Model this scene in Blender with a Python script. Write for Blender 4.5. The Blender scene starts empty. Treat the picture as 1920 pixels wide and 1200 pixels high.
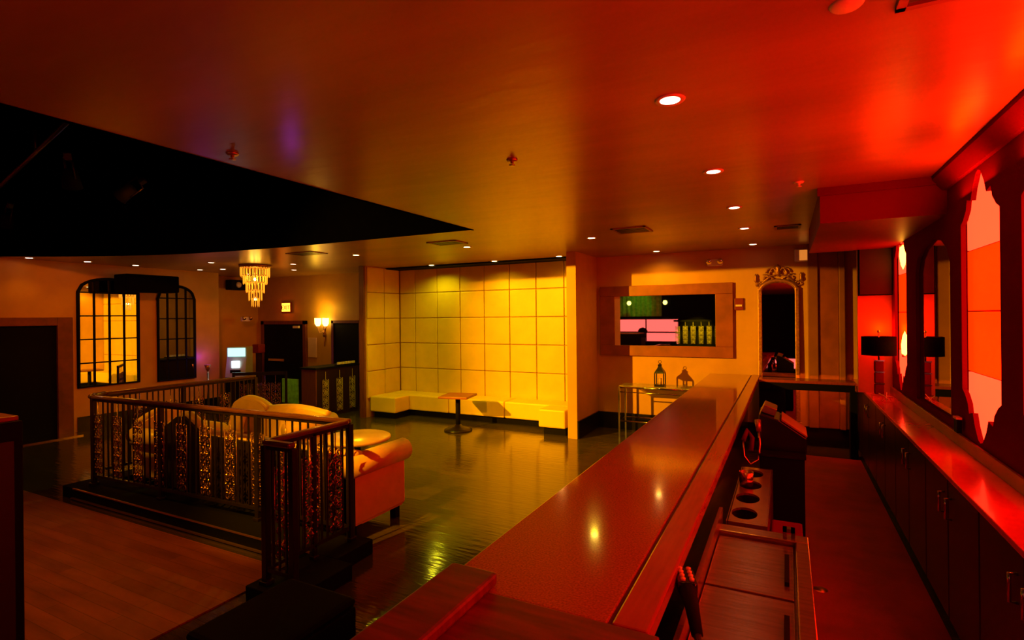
import bpy, bmesh, math, random
from mathutils import Vector, Matrix
random.seed(7)
PI = math.pi
D = bpy.data
C = bpy.context.scene.collection
S = bpy.context.scene

# ------------------------------------------------------------------ camera
cam_data = D.cameras.new('camera'); cam = D.objects.new('camera', cam_data); C.objects.link(cam)
cam_data.sensor_width = 36.0; cam_data.lens = 1001/1920*36; cam_data.shift_y = -6.4/1920
cam_data.clip_start = 0.05; cam_data.clip_end = 100
YAW, ROLL = 0.4751, -0.0103
cam.matrix_world = (Matrix.Translation((0, 0, 2.1)) @ Matrix.Rotation(YAW, 4, 'Z')
                    @ Matrix.Rotation(PI/2, 4, 'X') @ Matrix.Rotation(ROLL, 4, 'Z'))
S.camera = cam
# ------------------------------------------------------------------ world / exposure
w = D.worlds.new('world'); S.world = w; w.use_nodes = True
w.node_tree.nodes['Background'].inputs[0].default_value = (0.004, 0.001, 0.0005, 1)
w.node_tree.nodes['Background'].inputs[1].default_value = 1.0
S.view_settings.view_transform = 'Standard'; S.view_settings.look = 'None'
S.view_settings.exposure = 0.0; S.view_settings.gamma = 1.0; S.view_settings.use_curve_mapping = False

# ------------------------------------------------------------------ lights
def spot(name, loc, to, color, watts, angle=60, blend=0.6, size=0.05):
    l = D.lights.new(name, 'SPOT'); l.energy = watts; l.color = color
    l.spot_size = math.radians(angle); l.spot_blend = blend; l.shadow_soft_size = size
    o = D.objects.new(name, l); C.objects.link(o); o.location = loc
    o.rotation_euler = (Vector(to)-Vector(loc)).to_track_quat('-Z', 'Y').to_euler(); return o
def point(name, loc, color, watts, size=0.05):
    l = D.lights.new(name, 'POINT'); l.energy = watts; l.color = color; l.shadow_soft_size = size
    o = D.objects.new(name, l); C.objects.link(o); o.location = loc; return o
def area(name, loc, to, color, watts, sx, sy):
    l = D.lights.new(name, 'AREA'); l.energy = watts; l.color = color; l.shape = 'RECTANGLE'
    l.size = sx; l.size_y = sy
    o = D.objects.new(name, l); C.objects.link(o); o.location = loc
    o.rotation_euler = (Vector(to)-Vector(loc)).to_track_quat('-Z', 'Y').to_euler(); return o

ORANGE = (1, .38, .003); YEL = (1, .66, .004); AMB = (1, .17, .002); RED = (1, .02, 0.0)
# stage spots hung in the black ceiling recess
spot('stage_spot_light', (-7.5, 1.2, 3.58), (-2.8, 9.7, 1.4), ORANGE, 6800, 46, .9, .04)
spot('stage_spot_light', (-7.9, 2.3, 3.58), (-6.1, 9.7, 1.0), YEL, 300, 44, .8, .04)
spot('stage_spot_light', (-3.95, 1.3, 3.35), (-4.5, 5.1, .3), ORANGE, 1100, 50, .6, .02)
spot('stage_spot_light', (-8.3, 2.2, 3.6), (-7.0, 4.5, .6), ORANGE, 330, 38, .7, .05)
spot('stage_spot_light', (-5.6, 2.6, 3.7), (-5.5, 1.5, 0), (1, .24, .004), 170, 95, .8, .2)
spot('stage_spot_light', (-6.2, 3.6, 3.7), (-11.93, 6.4, 1.8), (1, .18, .003), 380, 56, .8, .1)
# added unseen red area lights under the crown, to brighten the ceiling
for y0, y1, w_ in ((4.3, 5.0, 7.5), (3.15, 3.85, 9), (2.0, 2.7, 5), (0.85, 1.55, 1.5)):
    area('added_red_uplight', (1.10, (y0+y1)/2, 2.9), (0.45, (y0+y1)/2, 3.9), RED, w_, .7, .06)

# ------------------------------------------------------------------ materials
MATS = {}
def mat(name, col, rough=.5, metal=0, noise=0, scale=8, bump=0, coat=0, emis=None, es=0, spec=.5, alpha=1, trans=0, stretch=None, bscale=None):
    if name in MATS: return MATS[name]
    m = D.materials.new(name); m.use_nodes = True; nt = m.node_tree; b = nt.nodes['Principled BSDF']
    b.inputs['Base Color'].default_value = (*col, 1); b.inputs['Roughness'].default_value = rough
    b.inputs['Metallic'].default_value = metal; b.inputs['Coat Weight'].default_value = coat
    b.inputs['Coat Roughness'].default_value = .06
    b.inputs['Specular IOR Level'].default_value = spec
    b.inputs['Transmission Weight'].default_value = trans
    if emis: b.inputs['Emission Color'].default_value = (*emis, 1); b.inputs['Emission Strength'].default_value = es
    tc = nt.nodes.new('ShaderNodeTexCoord'); mp = nt.nodes.new('ShaderNodeMapping')
    nt.links.new(tc.outputs['Object'], mp.inputs['Vector'])
    if stretch: mp.inputs['Scale'].default_value = stretch
    n = nt.nodes.new('ShaderNodeTexNoise'); n.inputs['Scale'].default_value = scale; n.inputs['Detail'].default_value = 4
    nt.links.new(mp.outputs[0], n.inputs['Vector'])
    if noise:
        r = nt.nodes.new('ShaderNodeValToRGB')
        r.color_ramp.elements[0].position = .3; r.color_ramp.elements[1].position = .7
        r.color_ramp.elements[0].color = (*[c*(1-noise) for c in col], 1)
        r.color_ramp.elements[1].color = (*[min(1, c*(1+noise)) for c in col], 1)
        nt.links.new(n.outputs['Fac'], r.inputs[0]); nt.links.new(r.outputs[0], b.inputs['Base Color'])
    if bump:
        n2 = nt.nodes.new('ShaderNodeTexNoise'); n2.inputs['Scale'].default_value = bscale or scale*3; n2.inputs['Detail'].default_value = 3
        nt.links.new(mp.outputs[0], n2.inputs['Vector'])
        bp = nt.nodes.new('ShaderNodeBump'); bp.inputs['Strength'].default_value = bump; bp.inputs['Distance'].default_value = .02
        nt.links.new(n2.outputs['Fac'], bp.inputs['Height']); nt.links.new(bp.outputs[0], b.inputs['Normal'])
    MATS[name] = m; return m
M = dict(
 ceil=mat('satin_ceiling', (.36, .205, .035), .28, noise=.2, scale=1.1, bump=.12, bscale=5, stretch=(.5, 1.6, 1)),
 wall=mat('wall_paint', (.55, .31, .035), .5, noise=.08, scale=3, bump=.03),
 pil=mat('pilaster_paint', (.26, .10, .02), .5, noise=.15, scale=3, spec=.2),
 void=mat('matte_black_void', (.0003, .0003, .0003), 1, noise=.1, spec=0),
 tvred=mat('television_glass', (.035, .003, .002), .5, noise=.1, spec=.2),
 soffit=mat('soffit_paint', (.15, .008, .005), .45, noise=.08, scale=3, spec=.03),
 matte=mat('drum_shade_fabric', (.002, .001, .001), .95, noise=.2, spec=.05),
 mat_floor=mat('red_lit_floor_mat', (.24, .008, .005), .6, noise=.25, scale=3, bump=.1, spec=.3),  # red glow on the aisle floor put into the mat's base colour
 wallred=mat('arch_wall_lacquer', (.13, .005, .004), .5, noise=.06, scale=4, spec=0),
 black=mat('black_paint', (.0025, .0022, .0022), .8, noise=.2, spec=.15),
 blackgloss=mat('black_gloss', (.008, .007, .007), .18, noise=.2),
 rmetal=mat('rail_iron', (.018, .012, .010), .28, metal=.3, noise=.2),
 rtop=mat('handrail_varnish', (.10, .035, .015), .2, noise=.3, scale=6, stretch=(1, 1, 8), coat=.3),
 orn=mat('cast_ornament', (.40, .19, .14), .2, metal=.85, noise=.3, scale=40, bump=.2),
 wood=mat('red_wood', (.16, .04, .015), .4, noise=.3, scale=5, stretch=(12, 1, 1)),
 darkwood=mat('dark_wood', (.022, .007, .006), .3, noise=.3, scale=5, stretch=(1, 1, .2)),
 frame=mat('frame_wood', (.26, .07, .02), .4, noise=.2, scale=5),
 bartop=mat('bar_top_stone', (.36, .12, .03), .13, noise=.35, scale=120, coat=.5),
 barrail=mat('bar_rail_wood', (.34, .06, .035), .25, noise=.12, scale=8, stretch=(6, .5, 1), coat=.3),
 capwood=mat('bar_end_wood', (.16, .015, .01), .35, noise=.4, scale=3, stretch=(1, 9, 1)),
 groove=mat('bar_groove', (.12, .008, .004), .6, noise=.1, spec=.1),
 cream=mat('cream_leather', (.66, .44, .18), .38, noise=.08, scale=6, bump=.08),
 shade_and_grille=mat('back_shade_grille_cloth', (.010, .003, .003), .6, noise=.2),  # unlit sofa back's shade put into the colour; plain dark cloth on the grille
 pad=mat('padded_panel', (.66, .46, .04), .45, noise=.06, scale=4, bump=.04),
 bench=mat('bench_leather', (.78, .56, .05), .4, noise=.05, scale=4),
 steel=mat('brushed_steel', (.48, .30, .15), .24, metal=.9, noise=.2, scale=4, stretch=(1, 14, 1), bump=.05),
 chrome=mat('chrome', (.8, .75, .68), .12, metal=1, noise=.05),
 gilt=mat('gilt', (.42, .20, .07), .35, metal=.6, noise=.3, scale=30, bump=.2),
 mirror=mat('mirror_glass', (.82, .82, .80), .015, metal=1),
 white=mat('white_plastic', (.75, .72, .66), .4, noise=.05),
 redplastic=mat('red_plastic', (.20, .012, .008), .4, noise=.05),
 brass=mat('brass', (.55, .35, .12), .3, metal=.9, noise=.1),
 lampemit=mat('downlight_bulb', (1, .9, .6), .5, emis=(1, .72, .30), es=14),
 lampwhite=mat('downlight_bulb_pale', (1, .9, .8), .5, emis=(1, .62, .38), es=10),
 hot=mat('led_hot_spot_glow', (1, .8, .2), .5, emis=(1, .45, .03), es=14),
 panel=mat('lit_panel', (.5, .02, .0), .5, emis=(1, .0062, 0.0), es=7),
 panelp=mat('lit_panel_pale', (.5, .03, .02), .5, emis=(1, .022, .0065), es=7),
 pink=mat('pink_lit_shelf', (.6, .1, .1), .5, emis=(1, .13, .11), es=1.6),
 sign=mat('exit_glow', (.8, .3, 0), .5, emis=(1, .30, .02), es=5),
 screen=mat('cyan_screen', (.2, .6, .6), .4, emis=(.45, 1, .85), es=1.5),
 screenw=mat('white_screen', (.6, .6, .8), .4, emis=(.7, .85, 1), es=3),
 atm=mat('atm_case', (.35, .40, .32), .35, noise=.1),
 crystal=mat('crystal', (1, .62, .16), .12, metal=.25, emis=(1, .40, .02), es=.8),  # crystals emit a golden glow, standing in for light passing through them
 glass=mat('table_glass', (.75, .85, .70), .05, trans=.85),
 green=mat('green_cloth', (.25, .5, .1), .6, noise=.3, scale=10),
 peach=mat('table_laminate', (.75, .55, .40), .25, noise=.05),
)
# floors
def floor_mat(name, col, rough, bump, planks=True):
    m = D.materials.new(name); m.use_nodes = True; nt = m.node_tree; b = nt.nodes['Principled BSDF']
    tc = nt.nodes.new('ShaderNodeTexCoord')
    br = nt.nodes.new('ShaderNodeTexBrick'); br.inputs['Scale'].default_value = 1
    br.inputs['Brick Width'].default_value = 1.2; br.inputs['Row Height'].default_value = .11
    br.inputs['Mortar Size'].default_value = .002
    br.inputs['Color1'].default_value = (*[c*1.15 for c in col], 1); br.inputs['Color2'].default_value = (*[c*.85 for c in col], 1)
    br.inputs['Mortar'].default_value = (*[c*.4 for c in col], 1)
    nt.links.new(tc.outputs['Object'], br.inputs['Vector'])
    n = nt.nodes.new('ShaderNodeTexNoise'); n.inputs['Scale'].default_value = 2.5; n.inputs['Detail'].default_value = 5
    mp = nt.nodes.new('ShaderNodeMapping'); mp.inputs['Scale'].default_value = (.6, 3.5, 1)
    nt.links.new(tc.outputs['Object'], mp.inputs[0]); nt.links.new(mp.outputs[0], n.inputs['Vector'])
    mx = nt.nodes.new('ShaderNodeMixRGB'); mx.blend_type = 'MULTIPLY'; mx.inputs[0].default_value = .7
    r = nt.nodes.new('ShaderNodeValToRGB'); r.color_ramp.elements[0].position = .3; r.color_ramp.elements[0].color = (.45, .45, .45, 1); r.color_ramp.elements[1].position = .7
    nt.links.new(n.outputs['Fac'], r.inputs[0]); nt.links.new(br.outputs['Color'], mx.inputs[1]); nt.links.new(r.outputs[0], mx.inputs[2])
    nt.links.new(mx.outputs[0], b.inputs['Base Color']); b.inputs['Roughness'].default_value = rough
    bp = nt.nodes.new('ShaderNodeBump'); bp.inputs['Strength'].default_value = bump; bp.inputs['Distance'].default_value = .01
    n2 = nt.nodes.new('ShaderNodeTexNoise'); n2.inputs['Scale'].default_value = 6; nt.links.new(mp.outputs[0], n2.inputs['Vector'])
    nt.links.new(n2.outputs['Fac'], bp.inputs['Height']); nt.links.new(bp.outputs[0], b.inputs['Normal'])
    return m
M['floor'] = floor_mat('polished_dark_floor', (.075, .055, .014), .12, .25)
M['dance'] = floor_mat('dance_floor_wood', (.32, .10, .04), .45, .25)

# ------------------------------------------------------------------ mesh helpers
class MB:
    def __init__(s): s.v = []; s.f = []; s.sm = []
    def add(s, vs, fs, smooth=False):
        o = len(s.v); s.v += [tuple(v) for v in vs]
        for f in fs: s.f.append([i+o for i in f]); s.sm.append(smooth)
        return s
    def box(s, x0, x1, y0, y1, z0, z1):
        return s.add([(x0,y0,z0),(x1,y0,z0),(x1,y1,z0),(x0,y1,z0),(x0,y0,z1),(x1,y0,z1),(x1,y1,z1),(x0,y1,z1)],
                     [(0,3,2,1),(4,5,6,7),(0,1,5,4),(1,2,6,5),(2,3,7,6),(3,0,4,7)])
    def tube(s, pts, r, n=6, closed=False, cap=True):
        pts = [Vector(p) for p in pts]; N = len(pts); rr = r if isinstance(r, (list, tuple)) else [r]*N
        vs = []; prev = None
        for i, p in enumerate(pts):
            if closed: t = pts[(i+1) % N]-pts[i-1]
            else: t = pts[min(i+1, N-1)]-pts[max(i-1, 0)]
            t.normalize()
            if prev is None:
                a = Vector((0, 0, 1)) if abs(t.z) < .9 else Vector((1, 0, 0))
                u = t.cross(a).normalized()
            else:
                u = (prev - t*prev.dot(t))
                u = u.normalized() if u.length > 1e-6 else t.orthogonal().normalized()
            prev = u; v = t.cross(u)
            for k in range(n):
                a = 2*PI*k/n; vs.append(p+(u*math.cos(a)+v*math.sin(a))*rr[i])
        fs = []
        for i in range(N if closed else N-1):
            j = (i+1) % N
            for k in range(n):
                l = (k+1) % n; fs.append((i*n+k, i*n+l, j*n+l, j*n+k))
        if not closed and cap:
            fs.append(tuple(range(n))[::-1]); fs.append(tuple((N-1)*n+k for k in range(n)))
        return s.add(vs, fs, True)
    def lathe(s, prof, c=(0, 0, 0), n=20, smooth=True):
        vs = []; 
        for r, z in prof:
            for k in range(n):
                a = 2*PI*k/n; vs.append((c[0]+max(r, .0005)*math.cos(a), c[1]+max(r, .0005)*math.sin(a), c[2]+z))
        fs = []
        for i in range(len(prof)-1):
            for k in range(n):
                l = (k+1) % n; fs.append((i*n+k, i*n+l, (i+1)*n+l, (i+1)*n+k))
        fs.append(tuple(range(n))[::-1]); fs.append(tuple((len(prof)-1)*n+k for k in range(n)))
        return s.add(vs, fs, smooth)
    def prism(s, poly, axis, a, b):
        """extrude a 2D polygon along axis; poly in the other two axes (in order)"""
        def P(u, v, w):
            return {'x': (w, u, v), 'y': (u, w, v), 'z': (u, v, w)}[axis]
        n = len(poly); vs = [P(u, v, a) for u, v in poly]+[P(u, v, b) for u, v in poly]
        fs = [tuple(range(n)), tuple(range(n, 2*n))[::-1]]+[(i, i+n, (i+1) % n+n, (i+1) % n) for i in range(n)]
        return s.add(vs, fs)
    def xf(s, m):
        s.v = [tuple(m @ Vector(v)) for v in s.v]; return s
def build(name, mb, m, parent=None, bev=0, loc=None, rotz=None):
    me = D.meshes.new(name); me.from_pydata(mb.v, [], mb.f); me.materials.append(M[m] if isinstance(m, str) else m)
    me.polygons.foreach_set('use_smooth', mb.sm)
    bm = bmesh.new(); bm.from_mesh(me)
    big = [f for f in bm.faces if len(f.verts) > 4]
    if big: bmesh.ops.triangulate(bm, faces=big)
    bmesh.ops.recalc_face_normals(bm, faces=bm.faces); bm.to_mesh(me); bm.free(); me.update()
    o = D.objects.new(name, me); C.objects.link(o)
    if parent: o.parent = parent
    if loc: o.location = loc
    if rotz: o.rotation_euler = (0, 0, rotz)
    if bev:
        md = o.modifiers.new('bevel', 'BEVEL'); md.width = bev; md.segments = 2; md.limit_method = 'ANGLE'
    return o
def tag(o, label=None, cat=None, group=None, kind=None):
    if label: o['label'] = label
    if cat: o['category'] = cat
    if group: o['group'] = group
    if kind: o['kind'] = kind
    return o
def thing(name, loc, label, cat, group=None, rotz=0):
    o = D.objects.new(name, None); C.objects.link(o); o.location = loc; o.rotation_euler = (0, 0, rotz)
    o.empty_display_size = .1; return tag(o, label, cat, group)
def struct(name, mb, m, parent=None, label=None, bev=0):
    o = build(name, mb, m, parent, bev=bev)
    if not parent: o['kind'] = 'structure'
    if label: o['label'] = label
    return o
def copy_tree(o, parent=None):
    c = o.copy(); C.objects.link(c)
    if parent: c.parent = parent
    for ch in list(o.children): copy_tree(ch, c)
    return c

# ================================================================== SETTING
H = 3.2; XL = -11.93; XR = 1.155; YB = 9.73; YR = -3.2
struct('floor', MB().box(-13, 1.7, YR-.2, YB+.2, -.1, 0), 'floor', label='polished dark floor')
fl = struct('floor_dance', MB().box(XL+.05, -3.72, -1.5, 3.1, 0, .012), 'dance', label='reddish brown wooden dance floor')
tag(build('floor_mat', MB().box(-.30, .92, -1.5, 9.0, 0, .008), 'mat_floor'), 'long bartender aisle floor mat with red light in its colour', 'mat')
# ceiling: right strip, far part with a curved edge, near part
curve = [(-3.5, 5.75), (-5.07, 5.72), (-6.2, 5.70), (-7.2, 5.64), (-8.1, 5.54), (-8.87, 5.40), (-9.6, 5.18), (-10.26, 4.90), (-11.0, 4.52), (-11.77, 4.0), (-13, 3.2)]
cm = MB().box(-3.5, 1.7, YR-.2, YB+.2, H, H+.06)
cm.prism([(-3.5, YB+.2), (-13, YB+.2)]+curve[::-1], 'z', H, H+.06)
cm.box(-13, -3.5, YR-.2, -.4, H, H+.06)
struct('ceiling', cm, 'ceil', label='satin brown ceiling around the black recess')
rc = MB()
for a, b in zip(curve[:-1], curve[1:]): rc.prism([a, b, (b[0], b[1]-.03), (a[0], a[1]-.03)], 'z', H-.005, 4.4)
rc.box(-3.53, -3.5, -.4, 5.78, H-.005, 4.4); rc.box(-13, -3.5, -.43, -.4, H, 4.4); rc.box(-13, -3.4, -.5, 5.9, 4.4, 4.45)
struct('ceiling_recess', rc, 'void', label='black void of the raised ceiling over the dance floor')
# left wall with door opening
lw = MB(); X0 = XL-.15
lw.box(X0, XL, YR, 2.9, 0, H); lw.box(X0, XL, 2.9, 4.95, 2.05, H); lw.box(X0, XL, 4.95, 8.05, 0, 4.4)
lw.box(X0, XL, YR, 8.05, H, 4.4)
lw.box(-12.85, X0, 7.9, 8.05, 0, H); lw.box(-12.9, -12.75, 8.05, YB, 0, H)
struct('wall_left', lw, 'wall', label='warm brown wall with the arched mirrors')
struct('wall_left_back', MB().box(X0-.3, X0-.2, 2.7, 5.1, 0, 2.3), 'black')
# back wall pieces
bw = MB().box(-13, 1.7, YB, YB+.15, 0, H)
bw.box(-8.02, -7.9, 8.59, YB, 0, H); bw.box(-3.36, -3.19, 8.59, YB, 0, H)
struct('wall_back', bw, 'wall', label='golden brown back wall with the padded alcove')
struct('wall_rear', MB().box(-13, 1.7, YR-.15, YR, 0, H), 'black')
bb = MB().box(-3.19, 1.155, YB-.03, YB, 0, .30); bb.box(-3.19, -3.165, 8.6, YB, 0, .30)
struct('baseboard_back', bb, 'blackgloss')
struct('baseboard_left', MB().box(XL, XL+.03, 5.2, 8.05, 0, .28), 'blackgloss')
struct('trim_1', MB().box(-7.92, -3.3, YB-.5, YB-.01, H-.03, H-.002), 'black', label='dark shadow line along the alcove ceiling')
struct('trim_2', MB().box(-8.03, -7.9, 8.55, 8.6, 0, H), 'wood', label='reddish post edge left of the alcove')

# ---- right wall with Moorish arches
wm = MB(); XT = XR+.03
def arch_half():
    return [(0, 3.06), (.12, 3.045), (.30, 2.96), (.40, 2.88), (.62, 2.90), (.68, 2.83), (.85, 2.77), (1, 2.74)]
arches = [(7.10, 7.80), (4.24, 5.05), (3.08, 3.90), (1.93, 2.74), (.78, 1.59)]
solid = [(YR, .78), (1.59, 1.93), (2.74, 3.08), (3.90, 4.24), (5.05, 5.36), (6.62, 7.10), (7.80, YB)]
for a, b in solid: wm.box(XR, XT, a, b, 0, H)
for a, b in arches:
    c, h = (a+b)/2, (b-a)/2; hp = arch_half()
    top = [(c-h*u, z) for u, z in hp[::-1]]+[(c+h*u, z) for u, z in hp[1:]]
    bot = [(y, 4.27-z) for y, z in top]
    wm.prism(top+[(b, H), (a, H)], 'x', XR, XT)
    wm.prism(bot+[(b, 0), (a, 0)], 'x', XR, XT)
# mirror bay opening
wm.box(XR, XT, 5.36, 6.62, 0, 1.24)
mh = [(5.36, 2.5), (5.45, 2.62), (5.62, 2.70), (5.99, 2.76), (6.36, 2.70), (6.53, 2.62), (6.62, 2.5)]
wm.prism(mh+[(6.62, H), (5.36, H)], 'x', XR, XT)
wm.box(XR+.13, XR+.2, YR, YB, 0, H)
struct('wall_right', wm, 'wallred', label='dark red back bar wall cut with Moorish arches')
for i, (a, b) in enumerate(arches):
    for j, (z0, z1) in enumerate(((1.15, 1.655), (1.665, 2.10), (2.11, 2.545), (2.555, 3.12))):
        p = struct('panel', MB().box(XT+.02, XT+.035, a-.05, b+.05, z0, z1), 'panelp' if j in (0, 3) else 'panel', parent=D.objects['wall_right'])
        p['label'] = 'glowing pink red panel' if j in (0, 3) else 'glowing orange red panel'
struct('trim_4', MB().prism([(XR, 3.08), (XR-.03, 3.08), (XR-.10, 3.17), (XR-.10, H), (XR, H)], 'y', YR, 5.42).xf(Matrix()), 'wallred', label='crown moulding above the arches')
struct('trim_9', MB().box(XT, XR+.13, 5.28, 5.33, 1.0, H).box(XT, XR+.13, 6.66, 6.71, 1.0, H), 'wallred')
o = build('wall_mirror', MB().box(XT+.002, XT+.012, 5.33, 6.66, 1.1, 2.9), 'mirror'); tag(o, 'arched bar mirror beside the drum lamp on the red wall', 'mirror')
struct('ceiling_soffit', MB().box(.27, XR, 5.42, 8.0, 2.89, H), 'soffit', label='dropped soffit box at the end of the arches')
struct('trim_5', MB().box(.25, XR, 5.40, 5.42, 3.13, H), 'wallred')
struct('wall_partition', MB().box(.80, XR, 8.0, 8.08, 1.1, H), mat('partition_red_light', (.5, .09, .03), .5, noise=.1, scale=4), label='short wall return above the counter end')  # red light falling on the return is put into its colour
# pilasters on the far right of the back wall
struct('trim_6', MB().box(.30, .44, YB-.10, YB, .3, H), 'pil', bev=.01, label='left pilaster right of the gilt mirror')
struct('trim_7', MB().box(.44, .72, YB-.06, YB, .3, H), 'frame', bev=.01)
struct('trim_8', MB().box(.72, .80, YB-.12, YB, .3, H), 'pil', bev=.01)

# ---- doors
def door_struct(name, mb, m, label=None): return struct(name, mb, m, label=label)
d1 = struct('door_1', MB().box(XL-.10, XL-.05, 2.95, 4.90, 0, 2.02), 'black', label='black double doors in the left wall')
f = MB().box(XL-.02, XL+.05, 4.89, 5.13, 0, 2.17).box(XL-.02, XL+.05, 2.70, 4.89, 2.02, 2.17).box(XL-.02, XL+.05, 2.70, 2.95, 0, 2.02)
build('door_frame', f, 'wood', d1, bev=.01)
build('floor_light_streak', MB().box(XL-.05, XL+.45, 3.4, 5.1, 0, .02), 'chrome', d1)  # chrome strip stands in for the streak of light on the floor
d2 = struct('door_2', MB().box(-12.45, -10.98, YB-.05, YB-.01, 0, 1.96), 'black', label='black double exit door under the exit sign')
build('door_frame', MB().box(-12.56, -12.45, YB-.07, YB, 0, 2.05).box(-10.98, -10.88, YB-.07, YB, 0, 2.05).box(-12.56, -10.88, YB-.07, YB, 1.96, 2.05), 'wood', d2)
build('push_bar', MB().box(-12.2, -11.6, YB-.13, YB-.09, 1.0, 1.06).box(-12.18, -12.14, YB-.09, YB-.05, 1.0, 1.06).box(-11.66, -11.62, YB-.09, YB-.05, 1.0, 1.06), 'chrome', d2)
build('door_closer', MB().box(-11.3, -11.1, YB-.10, YB-.05, 1.86, 1.92), 'white', d2)
d3 = struct('door_3', MB().box(-9.93, -9.10, YB-.04, YB-.01, 0, 1.98), 'black', label='black doorway between the sconce and the alcove')
build('door_frame', MB().box(-10.0, -9.93, YB-.06, YB, 0, 2.05).box(-9.10, -9.03, YB-.06, YB, 0, 2.05).box(-10.0, -9.03, YB-.06, YB, 1.98, 2.05), 'wood', d3)
pm = tag(build('wall_poster', MB().box(-10.83, -10.55, YB-.03, YB-.005, 1.12, 1.62), 'peach'), 'narrow pale notice panel beside the exit door', 'notice')

# ---- padded alcove panels (wall pieces)
wb = D.objects['wall_back']
def pad(x0, x1, z0, z1, side=False, y0=None, y1=None):
    m = MB()
    if side: m.box(-7.9, -7.862, y0, y1, z0, z1)
    else: m.box(x0, x1, YB-.045, YB-.002, z0, z1)
    return build('padded_panel', m, 'pad', wb, bev=.012)
rows = [.40, .97, 1.53, 2.09, 2.65, 3.19]
xs = [-7.86, -7.43]+[-7.43+.598*i for i in range(1, 8)]; xs[-1] = -3.37
for i in range(8):
    for j in range(5): pad(xs[i]+.006, xs[i+1]-.006, rows[j]+.006, rows[j+1]-.006)
for y0, y1 in ((8.62, 9.16), (9.16, 9.68)):
    for j in range(5): pad(0, 0, rows[j]+.006, rows[j+1]-.006, True, y0+.006, y1-.006)
bench = thing('bench_seat', (0, 0, 0), 'long cream U-shaped bench against the padded wall', 'bench')
for a, b in ((-7.84, -6.2), (-6.19, -4.9), (-4.89, -3.44)):
    build('cushion', MB().box(a, b, 9.14, 9.68, .13, .45), 'bench', bench, bev=.025)
build('cushion', MB().box(-7.85, -7.18, 8.66, 9.13, .13, .45), 'bench', bench, bev=.025)
build('cushion', MB().box(-3.95, -3.44, 8.66, 9.13, .13, .45), 'bench', bench, bev=.025)
build('kick_plate', MB().box(-7.8, -3.5, 9.24, 9.66, 0, .13).box(-7.8, -7.25, 8.74, 9.24, 0, .13).box(-3.88, -3.46, 8.74, 9.24, 0, .13), 'black', bench)

# ---- arched grid mirrors on the left wall
def arch_mirror(y0, y1, z0, z1, spring, label):
    t = thing('arched_mirror', (XL, (y0+y1)/2, z0), label, 'mirror', 'arched mirrors on the left wall')
    w = y1-y0; c = w/2; hh = z1-z0; sp = spring-z0
    def top(u):  # u in 0..w
        k = (u-c)/c; return sp+(hh-sp)*math.sqrt(max(0, 1-k*k))
    N = 16; arc = [(-c+w*i/N, top(w*i/N)) for i in range(N+1)]
    build('mirror_glass', MB().prism([(-c, 0)]+arc+[(c, 0)], 'x', .01, .025), 'mirror', t)
    fr = MB().tube([(.03, -c, 0)]+[(.03, a, b) for a, b in arc]+[(.03, c, 0)], .03, 6, closed=True)
    build('frame', fr, 'black', t)
    for i in range(1, 4): 
        u = w*i/4; build('muntin', MB().box(.02, .045, u-c-.014, u-c+.014, 0, top(u)), 'black', t)
    for j in range(1, 5):
        z = hh*j/4.6; 
        build('muntin', MB().box(.02, .045, -c, c, z-.012, z+.012), 'black', t)
    return t
arch_mirror(5.22, 6.27, .84, 2.92, 2.66, 'tall arched grid mirror reflecting yellow, nearer the dark doorway')
arch_mirror(6.66, 7.45, .80, 2.84, 2.56, 'narrower dark arched grid mirror nearer the cash machine')
tv = thing('projector_box', (-11.3, 6.2, 2.66), 'black box hung high on brackets between the arched mirrors', 'speaker')
build('case', MB().box(-.35, .1, -.5, .5, 0, .34), 'matte', tv, bev=.02)
build('bracket', MB().box(-.62, -.35, -.05, .05, .12, .22), 'black', tv)
build('grille', MB().box(.1, .11, -.46, .46, .03, .31), 'matte', tv)

# ================================================================== BAR
bar = thing('bar_counter', (-.8, 5.2, 0), 'long polished brown bar counter running away to the back wall', 'bar')
bx = lambda *a: MB().box(*a).xf(Matrix.Translation((.8, -5.2, 0)))
build('bar_top', bx(-1.17, -.53, 1.68, 9.62, 1.055, 1.10), 'bartop', bar, bev=.006)
build('groove', bx(-.545, -.515, 1.68, 9.62, 1.05, 1.094), 'groove', bar)
build('drink_rail', bx(-.515, -.395, 1.68, 9.62, 1.04, 1.104), 'barrail', bar, bev=.008)
build('end_board', bx(-1.17, -.36, -.6, 1.68, 1.05, 1.102), 'capwood', bar, bev=.006)
build('raised_block', bx(-1.165, -.965, -.6, 1.74, 1.102, 1.15), 'capwood', bar, bev=.012)
build('front_panel', bx(-.98, -.93, -.6, 9.55, .1, 1.05), 'darkwood', bar)
for i in range(9): build('front_stile', bx(-1.0, -.98, .2+i*1.1, .32+i*1.1, .1, 1.05), 'darkwood', bar)
build('foot_rail', MB().tube([(-.35, -5.5, .16), (-.35, 4.2, .16)], .025, 8), 'brass', bar)
build('back_board', bx(-.62, -.58, -.6, 9.55, .0, 1.05), 'blackgloss', bar)
build('plinth', bx(-.95, -.6, -.6, 9.5, 0, .1), 'black', bar)
# far flap linking bar and back counter
flp = thing('counter_bridge', (.25, 9.3, 0), 'narrow dark red counter bridging bar and back counter', 'counter')
build('bridge_top', MB().box(-.64, .61, -.28, .10, 1.06, 1.10), 'barrail', flp, bev=.006)
build('apron', MB().box(-.64, .61, -.27, -.23, .96, 1.06), 'black', flp)
build('leg', MB().box(-.64, -.28, -.2, -.1, 0, .96), 'black', flp)
build('leg', MB().box(.55, .64, -.27, -.1, 0, .96), 'black', flp)

ub = build('added_bridge_glow', MB().box(-.2, .5, -.225, -.20, .975, .99), mat('added_warm_strip', (1,.4,.1), .5, emis=(1, .14, .003), es=60), flp)  # added glow strip tucked behind the apron, brightens the wall beneath the bridge
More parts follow.
